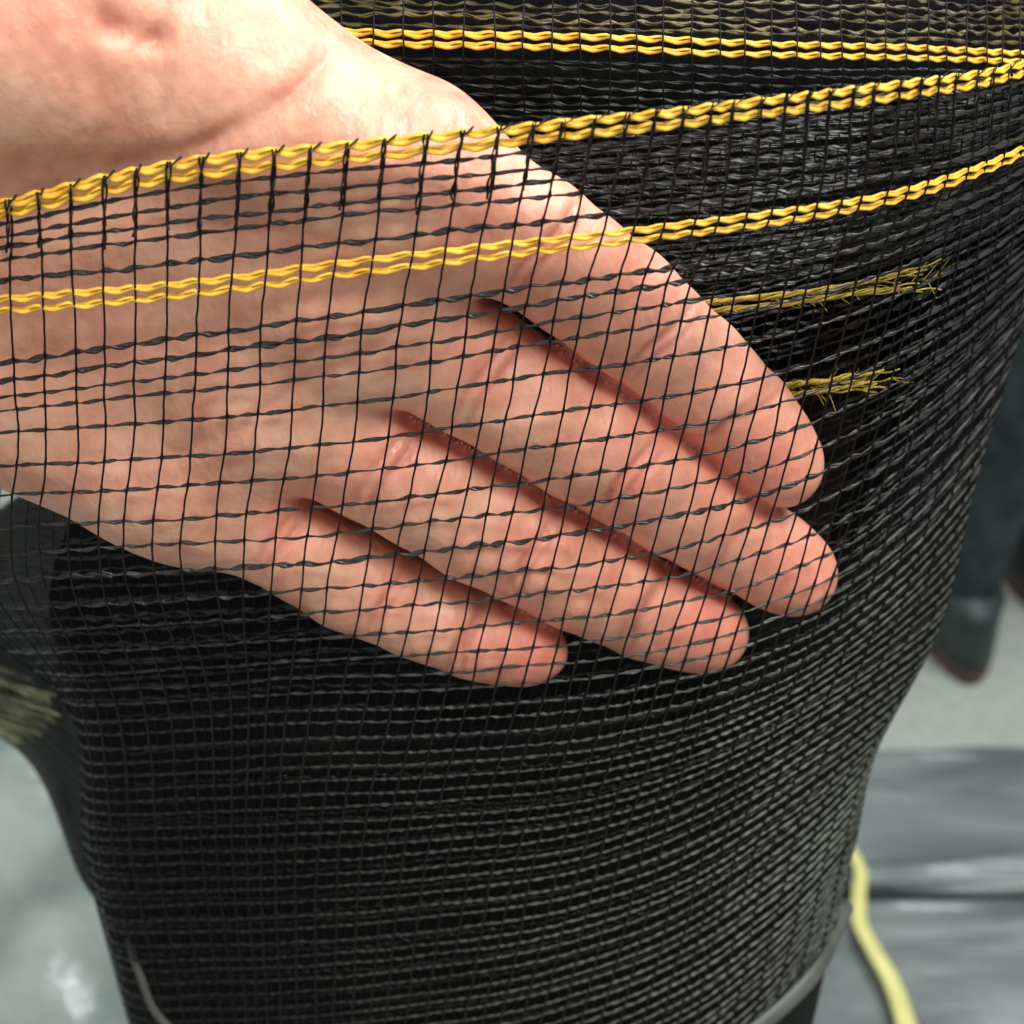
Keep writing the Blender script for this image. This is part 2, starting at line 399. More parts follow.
Y = [[225, 205, 165, 145, 120, 97, 84, 73, 63, 56, 52],
     [315, 306, 291, 268, 243, 217, 198, 172, 150, 128, 110],
     [385, 373, 350, 326, 292, 262, 238, 205, 182, 155, 135],
     [446, 438, 428, 412, 382, 352, 322, 280, 250, 215, 190],
     [586, 580, 572, 562, 540, 511, 476, 424, 372, 318, 285],
     [700, 705, 700, 693, 688, 668, 640, 592, 532, 475, 440],
     [852, 862, 862, 860, 851, 828, 790, 738, 688, 648, 618],
     [961, 977, 979, 977, 966, 939, 902, 850, 799, 757, 728],
     [1070, 1092, 1098, 1096, 1084, 1054, 1015, 964, 906, 850, 820]]
offs = np.array([[6, 0, 0, 0, 0, 2, 7, 22, 44, 66, 96]] * 9, float)
offs[4, :2] = (22, 4); offs[5] = (72, 36, 13, 3, 0, 1, 6, 20, 40, 64, 96); offs[6] = (84, 52, 28, 12, 2, 0, 5, 16, 32, 56, 88); offs[7] = (87, 55, 31, 14, 3, 0, 4, 15, 31, 55, 87); offs[8] = (90, 58, 34, 17, 4, 0, 4, 14, 30, 54, 86)
D = Dw(np.array(Y)) + offs
front = Sheet(U, VV, X, Y, D)

roll = empty('net_roll', to_world(P(480, 700, 300)) * [1, 1, 0])
tag(roll, 'standing roll of black mesh netting with bright yellow stripes along its open edge', 'netting roll')

# warp positions
warps = []; u = -78.0
while u < 1112:
    warps.append(u + random.uniform(-2.5, 2.5)); u += float(np.interp(u, [0, 150, 350, 500, 700, 860, 960, 1115], [29, 33, 32, 28, 26, 25, 22, 16]))
warps = np.array(warps)
cell = lambda u: np.interp(u, warps, np.arange(len(warps)))
uw = np.unique(np.concatenate([np.linspace(warps[i], warps[i + 1], 9) for i in range(len(warps) - 1)]))

def weft(tb, sheet, v, r, tw=1.0, dd=0.0, seed=0, u0=-80, u1=1112, sides=5, amp=1.0, flat=1.0, sep=1.0, cells=cell, us=uw, turn=1.0):
    us = us[(us >= u0) & (us <= u1)]; c = cells(us)
    vv = v + amp * (1.6 * wob(us, seed, 60) + 1.1 * np.abs(np.sin(c * math.pi)) ** .7 + .5 * np.sin(c * 2 * math.pi + seed) + .9 * wob(us, seed + 70, 13))
    base = sheet(us, vv, dd(us, vv) if callable(dd) else dd).astype(float)
    rr = r * (1 + .22 * wob(us, seed + 5, 9))
    for k in (0, 1):
        ph = c * 2 * math.pi * (turn if v > 700 else .5 * turn) + k * math.pi + wob(us, seed + 9, 40) * 1.6 + seed + .9 * wob(us, seed + 12, 12)
        a = r * sep * tw * (.56 + .25 * wob(us, seed + 20, 25))
        pts = base + a[:, None] * np.stack([0 * ph, np.cos(ph), .8 * np.sin(ph)], -1)
        tb.add(pts, rr * 1.1 * (1 - .22 * np.cos(c * 2 * math.pi) ** 8), 6, .5, roll=ph * 1.0 + .8 * wob(us, seed + 31 + k, 35))
def warp(tb, sheet, u, v0, v1, r, dd=0.0, seed=0, knots=(), step=5.0, amp=1.0, sides=5, lift=-.25):
    vs = np.arange(v0, v1, step); 
    uu = u + amp * (2.6 * wob(vs, seed, 55) + 1.1 * wob(vs, seed + 3, 12))
    off_ = dd(uu, vs) if callable(dd) else dd
    rad = np.full(len(vs), r)
    rad = rad * np.interp(vs, [640, 760], [1, 1.45]) if r > .15 * mm else rad
    for k in knots: rad += r * .55 * np.exp(-((vs - k) / 3.0) ** 2)
    tb.add(sheet(uu, vs, off_ + lift), rad, sides)

mm = .001
m_front, nt, b = new_mat('black_net_tape')
tc = N(nt, 'ShaderNodeTexCoord'); n1 = N(nt, 'ShaderNodeTexNoise'); n1.inputs['Scale'].default_value = 28; n1.inputs['Detail'].default_value = 4
n2 = N(nt, 'ShaderNodeTexNoise'); n2.inputs['Scale'].default_value = 900
for n_ in (n1, n2): nt.links.new(tc.outputs['Object'], n_.inputs['Vector'])
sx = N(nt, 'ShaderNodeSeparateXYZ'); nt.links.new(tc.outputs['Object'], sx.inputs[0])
# painted sheen: threads greyer low down on the roll (world height about 1.06 and below)
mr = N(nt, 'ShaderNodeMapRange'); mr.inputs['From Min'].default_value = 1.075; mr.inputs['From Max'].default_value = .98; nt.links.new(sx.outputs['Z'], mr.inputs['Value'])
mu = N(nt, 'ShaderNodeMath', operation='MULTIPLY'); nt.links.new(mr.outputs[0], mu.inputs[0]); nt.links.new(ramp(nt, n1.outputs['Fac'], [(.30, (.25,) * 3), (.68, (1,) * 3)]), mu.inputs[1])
m3 = N(nt, 'ShaderNodeMapRange'); m3.inputs['From Min'].default_value = -.045; m3.inputs['From Max'].default_value = .03; m3.inputs['To Min'].default_value = .08; nt.links.new(sx.outputs['X'], m3.inputs['Value'])  # keeps the sheen to the right, left side darkened as painted shade
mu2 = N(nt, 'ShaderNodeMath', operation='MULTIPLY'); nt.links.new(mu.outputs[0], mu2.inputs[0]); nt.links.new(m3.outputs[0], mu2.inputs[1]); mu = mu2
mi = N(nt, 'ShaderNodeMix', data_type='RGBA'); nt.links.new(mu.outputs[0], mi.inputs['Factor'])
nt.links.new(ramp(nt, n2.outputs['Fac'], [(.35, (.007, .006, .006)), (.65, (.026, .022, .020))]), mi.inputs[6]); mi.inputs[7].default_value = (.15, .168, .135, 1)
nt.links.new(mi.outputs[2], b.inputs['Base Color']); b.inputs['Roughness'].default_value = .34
rows = []                              # (v, radius)
for v in (172, 187, 201, 214): rows.append((v, .24))
rows.append((238, .30))
rows += [(313, .31), (333, .30), (354, .21), (373, .21), (404, .22)]
rows += [(443, .22), (474, .21), (506, .23), (533, .21), (560, .31), (588, .22), (611, .21), (635, .22), (657, .21), (674, .21)]
v = 690
while v < 1200: rows.append((v + random.uniform(-1.5, 1.5), .20)); v += float(np.interp(v, [690, 760, 1100], [15.5, 13, 11.5]))
tb = Tubes()
for i, (v, r) in enumerate(rows): weft(tb, front, v, r * mm, seed=i * 7 + 1, amp=1.0 if v < 680 else .55, flat=.8)
tw_ = Tubes()
kn = [v for v, r in rows]
for i, u in enumerate(warps):
    warp(tw_, front, u, 148, 1200, .165 * mm, seed=i * 3 + 2, knots=kn if False else kn[:24], step=4)
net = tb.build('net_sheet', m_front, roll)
o = tw_.build('warp_threads', m_warp, roll)
# the doubled stitches that bind the edge
ts = Tubes()
for i, u in enumerate(warps):
    r_ = random.Random(i)
    e = r_.uniform(205, 222); vs = np.arange(146, e, 2.0)
    for k in (0, 1):
        uu = u + (k - .5) * 1.5 + np.sin(vs / 4.5 + k * math.pi + i) * .9 + 1.8 * wob(vs, i + 40 * k, 14)
        ts.add(front(uu, vs, -.75 + .5 * np.sin(vs / 4.5 + k * 1.6)), (.17 if u < 500 else .11) * mm * (1 + .25 * np.sin(vs / 3 + i)), 5)
    # loop thrown over the top of the edge
    a = np.linspace(0, math.pi, 9)
    ts.add(front(u + 2 + 7 * np.sin(a) * r_.uniform(.3, 1.3), 150 - 6.5 * np.sin(a), -1.3 * np.cos(a)), (.16 if u < 500 else .10) * mm, 5)
ts.build('binding_stitches', m_warp, roll)

# ---------------------------------------------------------------- yellow cords (each a knitted chain of flat tape)
def cord(name, sheet, v, us, cells, dd, r, mat, seed, label=None, chain=1.0, dv=None):
    t = Tubes(); c = cells(us)
    vv = v + (0 if dv is None else dv(us)) + .8 * wob(us, seed, 70)
    base = sheet(us, vv, dd)
    Tn = np.gradient(base, axis=0); Tn /= np.linalg.norm(Tn, axis=1)[:, None]
    Bn = np.cross(np.array([[0, 0, 1.0]]), Tn); Bn /= np.linalg.norm(Bn, axis=1)[:, None] + 1e-9
    r = np.interp(us, [300, 720], [r, r * .82]); Rv = r[:, None]
    saw = (c + .15 * wob(us, seed, 25)) % 1.0
    for k in (0, 1):
        ph = (c + k * .5) * math.pi * 2 + .4 * wob(us, seed + k, 30)
        sgn = 1 if k else -1
        lat = sgn * (.26 + .24 * np.abs(np.sin(c * math.pi + .15 * wob(us, seed, 25))) ** .8) + .42 * (np.abs(((c + .1) % 1) * 2 - 1) * 2 - 1) + .12 * wob(us, seed + 44 + k, 18)
        pts = base + Rv * (Bn * lat[:, None] + np.array([[0, 0, 1.0]]) * (.35 * np.sin(ph))[:, None])
        wd = 1 - .20 * np.exp(-(np.minimum(saw, 1 - saw) / .10) ** 2) + .10 * wob(us, seed + 3 + k, 11)
        t.add(pts, r * .60 * wd, 8, .5, roll=.45 * np.sin(ph) + .25 * sgn)
    o = t.build(name, mat, roll)
    if label: o['label'] = label
    return o
ufine = np.unique(np.concatenate([np.linspace(warps[i], warps[i + 1], 15) for i in range(len(warps) - 1)]))
cord('yellow_cord', front, 149.5, ufine, cell, -.1, .66 * mm, m_yellow, 1, 'topmost bright yellow cord of the front edge')
cord('yellow_cord', front, 161.2, ufine, cell, -.1, .64 * mm, m_yellow, 5, 'second bright yellow cord just under the front edge')
cord('yellow_cord', front, 258.5, ufine, cell, -.1, .54 * mm, m_yellow, 9, 'upper cord of the yellow pair lower down the front')
cord('yellow_cord', front, 270, ufine, cell, -.1, .52 * mm, m_yellow, 14, 'lower cord of the yellow pair lower down the front')

# ---------------------------------------------------------------- deeper layers of netting
def off2(u, v):
    a = np.interp(v, [560, 760], [1, 0]); b = np.interp(u, [820, 1010], [1, 0])
    return 3.0 + 29 * a * b
def off3(u, v): return off2(u, v) + 3.2
U2 = warps + 13
c2 = lambda u: np.interp(u, U2, np.arange(len(U2)))
t2 = Tubes(); t2w = Tubes()
v = 165.0; i = 0
while v < 1200:
    weft(t2, front, v, .21 * mm, dd=off2, seed=i * 5 + 3, amp=1.2, cells=c2, sides=4, u0=300 if v < 520 else -60, us=ufine[::3]); i += 1
    v += float(np.interp(v, [160, 620, 700, 1100], [13, 15, 26, 24])) * random.uniform(.9, 1.1)
for i, u in enumerate(U2): warp(t2w, front, u, 160, 1200, .13 * mm, dd=off2, seed=i * 3 + 7, step=9, sides=4)
t3 = Tubes(); v = 161.0; i = 0
while v < 1200:
    weft(t3, front, v, .22 * mm, dd=off3, seed=i * 5 + 11, amp=1.6, cells=cell, sides=4, u0=400 if v < 520 else 60, us=ufine[::3]); i += 1
    v += float(np.interp(v, [160, 620, 700, 1100], [15, 22, 33, 30])) * random.uniform(.9, 1.1)
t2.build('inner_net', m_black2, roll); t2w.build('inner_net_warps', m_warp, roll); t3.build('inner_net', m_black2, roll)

# back layer of the open mouth, joined to the front one at the fold on the right
UB = [150, 340, 620, 740, 893, 1000, 1045, 1075]
VB = [-120, 0, 45, 130, 300]
yB = np.array([27, 36, 43, 48, 52, 56, 58, 60.0])
XB = [UB] * 5
YB = [yB - 165 + np.array([0, 0, 0, 2, 8, 14, 18, 20]), yB - 45, yB, yB + 85 - np.array([0, 0, 0, 0, 10, 22, 30, 34]), yB + 250 - np.array([0, 0, 0, 10, 40, 80, 95, 100])]
dB = np.array([40, 42, 43, 46, 52, 58, 63, 68.0])
DB = [Dw(YB[i]) + dB + [10, 4, 0, 0, 0][i] for i in range(5)]
back = Sheet(UB, VB, XB, YB, DB)
WB = [150.0]
while WB[-1] < 1075: WB.append(WB[-1] + float(np.interp(WB[-1], [150, 700, 1075], [33, 27, 15])))
WB = np.array(WB); cb = lambda u: np.interp(u, WB, np.arange(len(WB)))
ub = np.unique(np.concatenate([np.linspace(WB[i], WB[i + 1], 12) for i in range(len(WB) - 1)]))
cord('yellow_cord', back, 40, ub, cb, 0, .62 * mm, m_yellow, 21, 'upper yellow cord along the far edge of the opening')
cord('yellow_cord', back, 51, ub, cb, 0, .60 * mm, m_yellow, 25, 'lower yellow cord along the far edge of the opening')
tb_ = Tubes(); to = Tubes(); tbw = Tubes()
v = 64.0; i = 0
while v < 300:
    weft(tb_, back, v, .23 * mm, dd=2.0 + (i % 3) * 1.5, seed=i * 3 + 1, cells=cb, us=ub[::2], u0=150, u1=1074, amp=1.2, sides=4); i += 1; v += random.uniform(6.5, 10)
v = 30.0
while v > -130:
    weft(to, back, v, .26 * mm, dd=1.0 + (i % 3) * 2, seed=i * 3 + 2, cells=cb, us=ub[::2], u0=150, u1=1074, amp=1.8, sides=4); i += 1; v -= random.uniform(5.5, 8.5)
for i, u in enumerate(WB):
    warp(tbw, back, u, -120, 300, .15 * mm, seed=i + 60, step=6, lift=-.8, sides=4)
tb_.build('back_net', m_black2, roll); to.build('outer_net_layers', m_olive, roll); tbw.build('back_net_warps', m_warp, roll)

# ---------------------------------------------------------------- frayed yellow cords inside
def frayed(pts, seed, label):
    r_ = np.random.default_rng(seed); pts = np.array(pts, float)
    n = 70; s = np.linspace(0, len(pts) - 1, n); k = range(len(pts))
    x, y, d = [spl(k, pts[:, j], s) for j in range(3)]
    t = Tubes(); e = np.linspace(0, 1, n)
    fibres = 11
    for f_ in range(fibres):
        side = (f_ % 2) * 2 - 1
        spread = np.clip((e - .62) / .38, 0, 1) ** 1.4 * r_.uniform(-22, 22)
        end = int(n * r_.uniform(.82, 1.0)) 
        yy = y + side * 4.6 + 2.2 * np.sin(e * 42 + f_ * 1.3) * (1 - .5 * e) + 1.5 * wob(e * 100, seed + f_, 14) + spread * .7
        dd = d + 1.2 * np.cos(e * 42 + f_ * 1.3) + spread * .06
        t.add(P(x, yy, dd)[:end], .17 * mm * np.linspace(1.25, .7, n)[:end], 4)
    for f_ in range(26):                    # short loose hairs
        i0 = int(r_.integers(int(n * .35), n - 2)); a = np.linspace(0, 1, 7); an = r_.uniform(-1.1, 1.1); L = r_.uniform(8, 26); cu = r_.uniform(-9, 9)
        t.add(P(x[i0] + L * a * math.cos(an), y[i0] + L * a * math.sin(an) + cu * a * a, d[i0] - 1.5 * a), .07 * mm * (1.1 - a * .6), 4)
    o = t.build('frayed_yellow_yarn', m_yellow_old, roll); o['label'] = label
dl = lambda x, y, o: float(Dw(y)) + o
frayed([(560, 330, dl(560, 330, 34)), (700, 308, dl(700, 305, 29)), (800, 297, dl(800, 297, 24)), (880, 285, dl(880, 285, 24)), (945, 278, dl(945, 278, 28))], 3, 'longer frayed yellow yarn end inside the netting')
frayed([(620, 410, dl(620, 410, 34)), (770, 392, dl(770, 392, 29)), (830, 385, dl(830, 385, 25)), (903, 378, dl(903, 378, 24))], 8, 'shorter frayed yellow yarn end below the other')

# ---------------------------------------------------------------- wound core of the roll: dark solid netting below the sheets
def offc(u, v):
    a = np.interp(v, [500, 600, 760], [1, .72, 0]); b = np.interp(u, [900, 1080], [1, .0])
    return 7.5 + 66 * a * b
us = np.linspace(-30, 1113, 90); vs = np.concatenate([[150 - 0], np.linspace(160, 1190, 116)])
uu, vvv = np.meshgrid(us, vs); uu = uu + np.interp(vvv, [500, 620, 690], [100, 50, 5]) * (1113 - uu) / 1143; Vc = front(uu, vvv, offc(uu, vvv))
# back half, closing the roll behind
nb = 26; a = np.linspace(0, 1, nb + 2)[1:-1]
L0, L1 = Vc[:, -1], Vc[:, 0]
Wc = to_world(Vc); W0, W1 = Wc[:, -1], Wc[:, 0]
mid = (W0 + W1) / 2; wid = np.linalg.norm(W0 - W1, axis=1) / 2
backp = np.stack([mid + (W0 - mid) * math.cos(math.pi * t) + np.array([0, 1, 0]) * (wid * .8 * math.sin(math.pi * t))[:, None] for t in a], 1)
ringW = np.concatenate([Wc, backp], 1)
# straight down to the floor below the photographed part
last = ringW[-1]; cen = last.mean(0); ext = []
for t in np.linspace(.04, 1, 16):
    k = 1 - .06 * min(1, t * 3); q = cen + (last - cen) * k; q = q.copy(); q[:, 2] = last[:, 2] * (1 - t) ; ext.append(q)
ringW = np.concatenate([ringW, np.array(ext)], 0)
m_, n_ = ringW.shape[:2]; ii, jj = np.meshgrid(np.arange(m_ - 1), np.arange(n_), indexing='ij')
fc = np.stack([ii * n_ + jj, ii * n_ + (jj + 1) % n_, (ii + 1) * n_ + (jj + 1) % n_, (ii + 1) * n_ + jj], -1).reshape(-1, 4)
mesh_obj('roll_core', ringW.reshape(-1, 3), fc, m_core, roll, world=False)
# dark lining behind the mouth of the roll
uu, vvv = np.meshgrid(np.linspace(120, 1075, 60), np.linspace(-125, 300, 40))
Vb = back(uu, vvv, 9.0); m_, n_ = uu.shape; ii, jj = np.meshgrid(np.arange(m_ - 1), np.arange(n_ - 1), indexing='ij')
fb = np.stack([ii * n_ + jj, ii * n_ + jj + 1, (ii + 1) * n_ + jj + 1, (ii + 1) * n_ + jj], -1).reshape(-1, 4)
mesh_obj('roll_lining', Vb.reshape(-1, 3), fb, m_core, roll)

# the clear strap round the waist of the roll
m_strap = noisy('smoky_strap', (.03, .034, .030), (.07, .075, .065), 60, rough=.5)
sp = np.array([(128, 935, 60), (140, 975, 45), (172, 1030, 26), (300, 1110, 4), (480, 1132, -3), (650, 1100, 0), (740, 1040, 14), (790, 1000, 28), (824, 960, 46), (850, 905, 84)], float)
s = np.linspace(0, 9, 90); k = range(10); xs, ys, ds = [spl(k, sp[:, j], s) for j in range(3)]
t = Tubes(); t.add(P(xs, ys, Dw(ys) + ds - 4.5), 1.7 * mm * np.interp(xs, [130, 400, 840], [.55, .8, 1.15]), 8, .35)
t.build('strap', m_strap, roll)

# ---------------------------------------------------------------- loose fold of netting out to the left
UF = [0, 1, 2, 3]; VF = [0, 1, 2, 3, 4]
XF = [[-260, -60, 30, 110], [-260, -70, 40, 120], [-260, -60, 48, 130], [-260, -40, 62, 150], [-260, 0, 88, 160]]
YF = [[590, 540, 490, 470], [615, 596, 580, 680], [620, 640, 670, 740], [680, 690, 745, 830], [720, 738, 890, 960]]
DF = [[430, 420, 380, 310], [430, 420, 380, 310], [435, 425, 380, 315], [440, 425, 385, 325], [445, 430, 395, 345]]
fold = Sheet(UF, VF, XF, YF, DF)
uu, vvv = np.meshgrid(np.linspace(0, 3, 60), np.linspace(0, 4, 60))
rip = 3 * np.sin(vvv * 5 + uu * 2) + 2 * np.sin(uu * 9 + vvv)
Vf = fold(uu, vvv, rip + 2); m_, n_ = uu.shape; ii, jj = np.meshgrid(np.arange(m_ - 1), np.arange(n_ - 1), indexing='ij')
ff = np.stack([ii * n_ + jj, ii * n_ + jj + 1, (ii + 1) * n_ + jj + 1, (ii + 1) * n_ + jj], -1).reshape(-1, 4)
m_fold, nt, b = new_mat('folded_netting')
tc = N(nt, 'ShaderNodeTexCoord'); n1 = N(nt, 'ShaderNodeTexNoise'); n1.inputs['Scale'].default_value = 45; n1.inputs['Detail'].default_value = 6
nt.links.new(tc.outputs['Object'], n1.inputs['Vector'])
nt.links.new(ramp(nt, n1.outputs['Fac'], [(.46, (.003, .004, .004)), (.68, (.028, .038, .032))]), b.inputs['Base Color']); b.inputs['Roughness'].default_value = .7
mesh_obj('net_fold', Vf.reshape(-1, 3), ff, m_fold, roll)
t = Tubes(); us_ = np.linspace(0, 3, 130)
for i, v in enumerate(np.linspace(.05, 3.98, 60)):
    vv = v + .02 * wob(us_, i, .3); rp = 3 * np.sin(vv * 5 + us_ * 2) + 2 * np.sin(us_ * 9 + vv)
    t.add(fold(us_, vv, rp), .34 * mm, 4)
for i, u_ in enumerate(np.linspace(0, 2.95, 50)):
    vs_ = np.linspace(0, 4, 60); t.add(fold(u_ + 0 * vs_, vs_, 3 * np.sin(vs_ * 5 + u_ * 2) + 2 * np.sin(u_ * 9 + vs_)), .3 * mm, 4)
t.build('fold_threads', noisy('fold_thread', (.008, .011, .010), (.05, .06, .05), 40, rough=.5), roll)
# bunched dusty yellow edge in the fold
t = Tubes(); r_ = np.random.default_rng(5)
for i in range(34):
    e = np.linspace(0, 1, 30); y0 = 648 + i * 2.0; tilt = 26
    x = -80 + (148 + r_.uniform(-22, 6)) * e * (1 - .016 * abs(i - 16)); y = y0 + tilt * e ** 1.5 * 1.2 + 2.5 * wob(e * 40, i, 6)
    t.add(P(x, y, 380 + 3 * np.sin(i * .6) + 2 * wob(e * 30, i + 50, 8)), .34 * mm * (1 + .3 * np.sin(e * 60 + i)), 4)
o = t.build('bunched_yellow_edge', noisy('dusty_olive_yarn', (.05, .055, .025), (.55, .55, .32), 110, rough=.6), roll)

# ---------------------------------------------------------------- floor and things on it
def slab(name, poly_px, h, mat, bev=.01, base=0.0):
    top = [ground(x, y, h) for x, y in poly_px]
    return top
m_floor, nt, b = new_mat('concrete_floor')
tc = N(nt, 'ShaderNodeTexCoord'); n1 = N(nt, 'ShaderNodeTexNoise'); n1.inputs['Scale'].default_value = 3.5; n1.inputs['Detail'].default_value = 8
n2 = N(nt, 'ShaderNodeTexNoise'); n2.inputs['Scale'].default_value = 60; n2.inputs['Detail'].default_value = 5
for n in (n1, n2): nt.links.new(tc.outputs['Object'], n.inputs['Vector'])
mx = N(nt, 'ShaderNodeMix', data_type='RGBA'); mx.inputs['Factor'].default_value = .35
nt.links.new(ramp(nt, n1.outputs['Fac'], [(.3, (.26, .285, .25)), (.7, (.42, .44, .39))]), mx.inputs[6])
nt.links.new(ramp(nt, n2.outputs['Fac'], [(.3, (.20, .22, .20)), (.7, (.48, .50, .45))]), mx.inputs[7])
nt.links.new(mx.outputs[2], b.inputs['Base Color']); b.inputs['Roughness'].default_value = .55
fo = mesh_obj('floor', [(-12, -12, 0), (12, -12, 0), (12, 12, 0), (-12, 12, 0)], [(0, 1, 2, 3)], m_floor, world=False, smooth=False)
tag(fo, kind='structure')

def film_mat(name, c1, c2, rough=.28, dir_scale=(1.2, 5, 3), bump=.008):
    m, nt, b = new_mat(name)
    tc = N(nt, 'ShaderNodeTexCoord'); mp = N(nt, 'ShaderNodeMapping'); mp.inputs['Scale'].default_value = dir_scale
    nt.links.new(tc.outputs['Object'], mp.inputs['Vector'])
    n1 = N(nt, 'ShaderNodeTexNoise'); n1.inputs['Scale'].default_value = 2.0; n1.inputs['Detail'].default_value = 6; n1.inputs['Distortion'].default_value = .6
    nt.links.new(mp.outputs[0], n1.inputs['Vector'])
    nt.links.new(ramp(nt, n1.outputs['Fac'], [(.30, c1), (.70, c2)]), b.inputs['Base Color'])
    bp = N(nt, 'ShaderNodeBump'); bp.inputs['Distance'].default_value = bump; nt.links.new(n1.outputs['Fac'], bp.inputs['Height'])
    nt.links.new(bp.outputs[0], b.inputs['Normal']); b.inputs['Roughness'].default_value = rough
    b.inputs['Coat Weight'].default_value = .3; b.inputs['Coat Roughness'].default_value = .2
    return m
m_film = film_mat('grey_stretch_film', (.07, .085, .085), (.19, .22, .21), rough=.45, dir_scale=(2.2, 9, 4))
def bale(name, x0, x1, y0, y1, h, mat, label, cat, group=None, seed=0, z0=0.0, sag=.006):
    # a soft wrapped slab: rounded box with wrinkles
    nx, ny = 70, 26; r_ = seed
    V = []; F = []
    prof = [(0, 0), (.0, .55), (.12, .9), (.4, 1)]
    xs = np.linspace(0, 1, nx); 
    loop = []
    nper = 40
    a = np.linspace(0, 2 * math.pi, nper, endpoint=False)
    cs, sn = np.cos(a), np.sin(a); pw = .28
    yy = np.sign(cs) * np.abs(cs) ** pw; zz = np.sign(sn) * np.abs(sn) ** pw
    for i, x in enumerate(xs):
        e = min(x, 1 - x) * (x1 - x0); k = 1 - max(0, 1 - e / .03) ** 3 * .25
        X_ = x0 + x * (x1 - x0)
        for j in range(nper):
            w = sag * (math.sin(X_ * 31 + j * .9 + r_) * .4 + math.sin(X_ * 13 + j * 2.1 + r_) * .6)
            V.append((X_, (y0 + y1) / 2 + yy[j] * (y1 - y0) / 2 * k, z0 + h / 2 + zz[j] * (h / 2 * k + (w if zz[j] > 0 else 0))))
    for i in range(nx - 1):
        for j in range(nper): F.append((i * nper + j, i * nper + (j + 1) % nper, (i + 1) * nper + (j + 1) % nper, (i + 1) * nper + j))
    V = np.array(V); V[:, 2] = np.maximum(V[:, 2], z0 + .001)
    for i0 in (0, nx - 1):
        V = np.vstack([V, [V[i0 * nper:(i0 + 1) * nper].mean(0)]]); c = len(V) - 1
        for j in range(nper): F.append((i0 * nper + j, i0 * nper + (j + 1) % nper, c, c))
    bm_f = [f for f in F]
    me = bpy.data.meshes.new(name); ce = V.mean(0) * [1, 1, 0] + [0, 0, z0]
    me.from_pydata((V - ce).tolist(), [], [tuple(dict.fromkeys(f)) for f in bm_f]); me.polygons.foreach_set('use_smooth', [True] * len(me.polygons))
    me.materials.append(mat); o = bpy.data.objects.new(name, me); o.location = ce; col.objects.link(o)
    tag(o, label, cat, group); return o
H = .09
g1 = ground(900, 742, H)[1]; g2 = ground(900, 888, H)[1]; g3 = ground(900, 1080, H)[1]
bale('wrapped_slab', .12, 1.9, g2 + .006, g1, H, m_film, 'grey film wrapped slab farther off, nearer the walking person', 'wrapped slab', 'grey wrapped slabs on the floor', 1)
bale('wrapped_slab', .10, 1.9, g3, g2 - .006, H, m_film, 'grey film wrapped slab nearer the viewer, under the yellow strap', 'wrapped slab', 'grey wrapped slabs on the floor', 4)

# pale plastic sheet heaped at the left foot of the roll
m_sheet = film_mat('pale_plastic_sheet', (.20, .245, .22), (.36, .41, .37), rough=.22, dir_scale=(3, 5, 4), bump=.02)
n = 90; xs = np.linspace(-1.5, -.02, n); ys = np.linspace(.32, 1.25, n)
gx, gy = np.meshgrid(xs, ys)
ed = np.clip(np.minimum(np.minimum(gx + 1.5, -.02 - gx), np.minimum(gy - .32, 1.25 - gy)) / .12, 0, 1)
hz = (.16 + .035 * np.sin(gx * 9 + gy * 4) + .02 * np.sin(gx * 23 - gy * 17) + .012 * np.abs(np.sin(gx * 31 + gy * 13 + 2 * np.sin(gy * 9)))) * (ed ** .5) + .004
Vs = np.stack([gx, gy, hz], -1).reshape(-1, 3); ii, jj = np.meshgrid(np.arange(n - 1), np.arange(n - 1), indexing='ij')
fs = np.stack([ii * n + jj, ii * n + jj + 1, (ii + 1) * n + jj + 1, (ii + 1) * n + jj], -1).reshape(-1, 4)
o = mesh_obj('plastic_sheet', Vs, fs, m_sheet, world=False)
tag(o, 'pale grey green plastic sheeting heaped on the floor left of the roll', 'plastic sheet')

# pale yellow strap lying on the near slab
m_ys = noisy('pale_yellow_strap', (.58, .53, .17), (.70, .66, .27), 30, rough=.45)
sp = np.array([ground(x, y, H + z) for x, y, z in ((845, 842, .012), (860, 868, .012), (859, 895, .014), (860, 922, .016), (874, 950, .014), (892, 982, .012), (905, 1020, .012), (915, 1070, .012), (918, 1120, .012))])
s = np.linspace(0, len(sp) - 1, 80); pts = np.stack([spl(range(len(sp)), sp[:, j], s) for j in range(3)], 1)
t = Tubes(); t.add(pts, np.interp(s, [0, 2.5, 4.5, 8], [.0060, .0075, .0085, .0110]), 8, .12, ref=(0, 0, 1))
c = pts.mean(0); t.V = [v - c for v in t.V]
o = t.build('yellow_strap', m_ys, world=False); o.location = c
tag(o, 'pale yellow packing strap curling over the grey wrapped slab', 'strap')

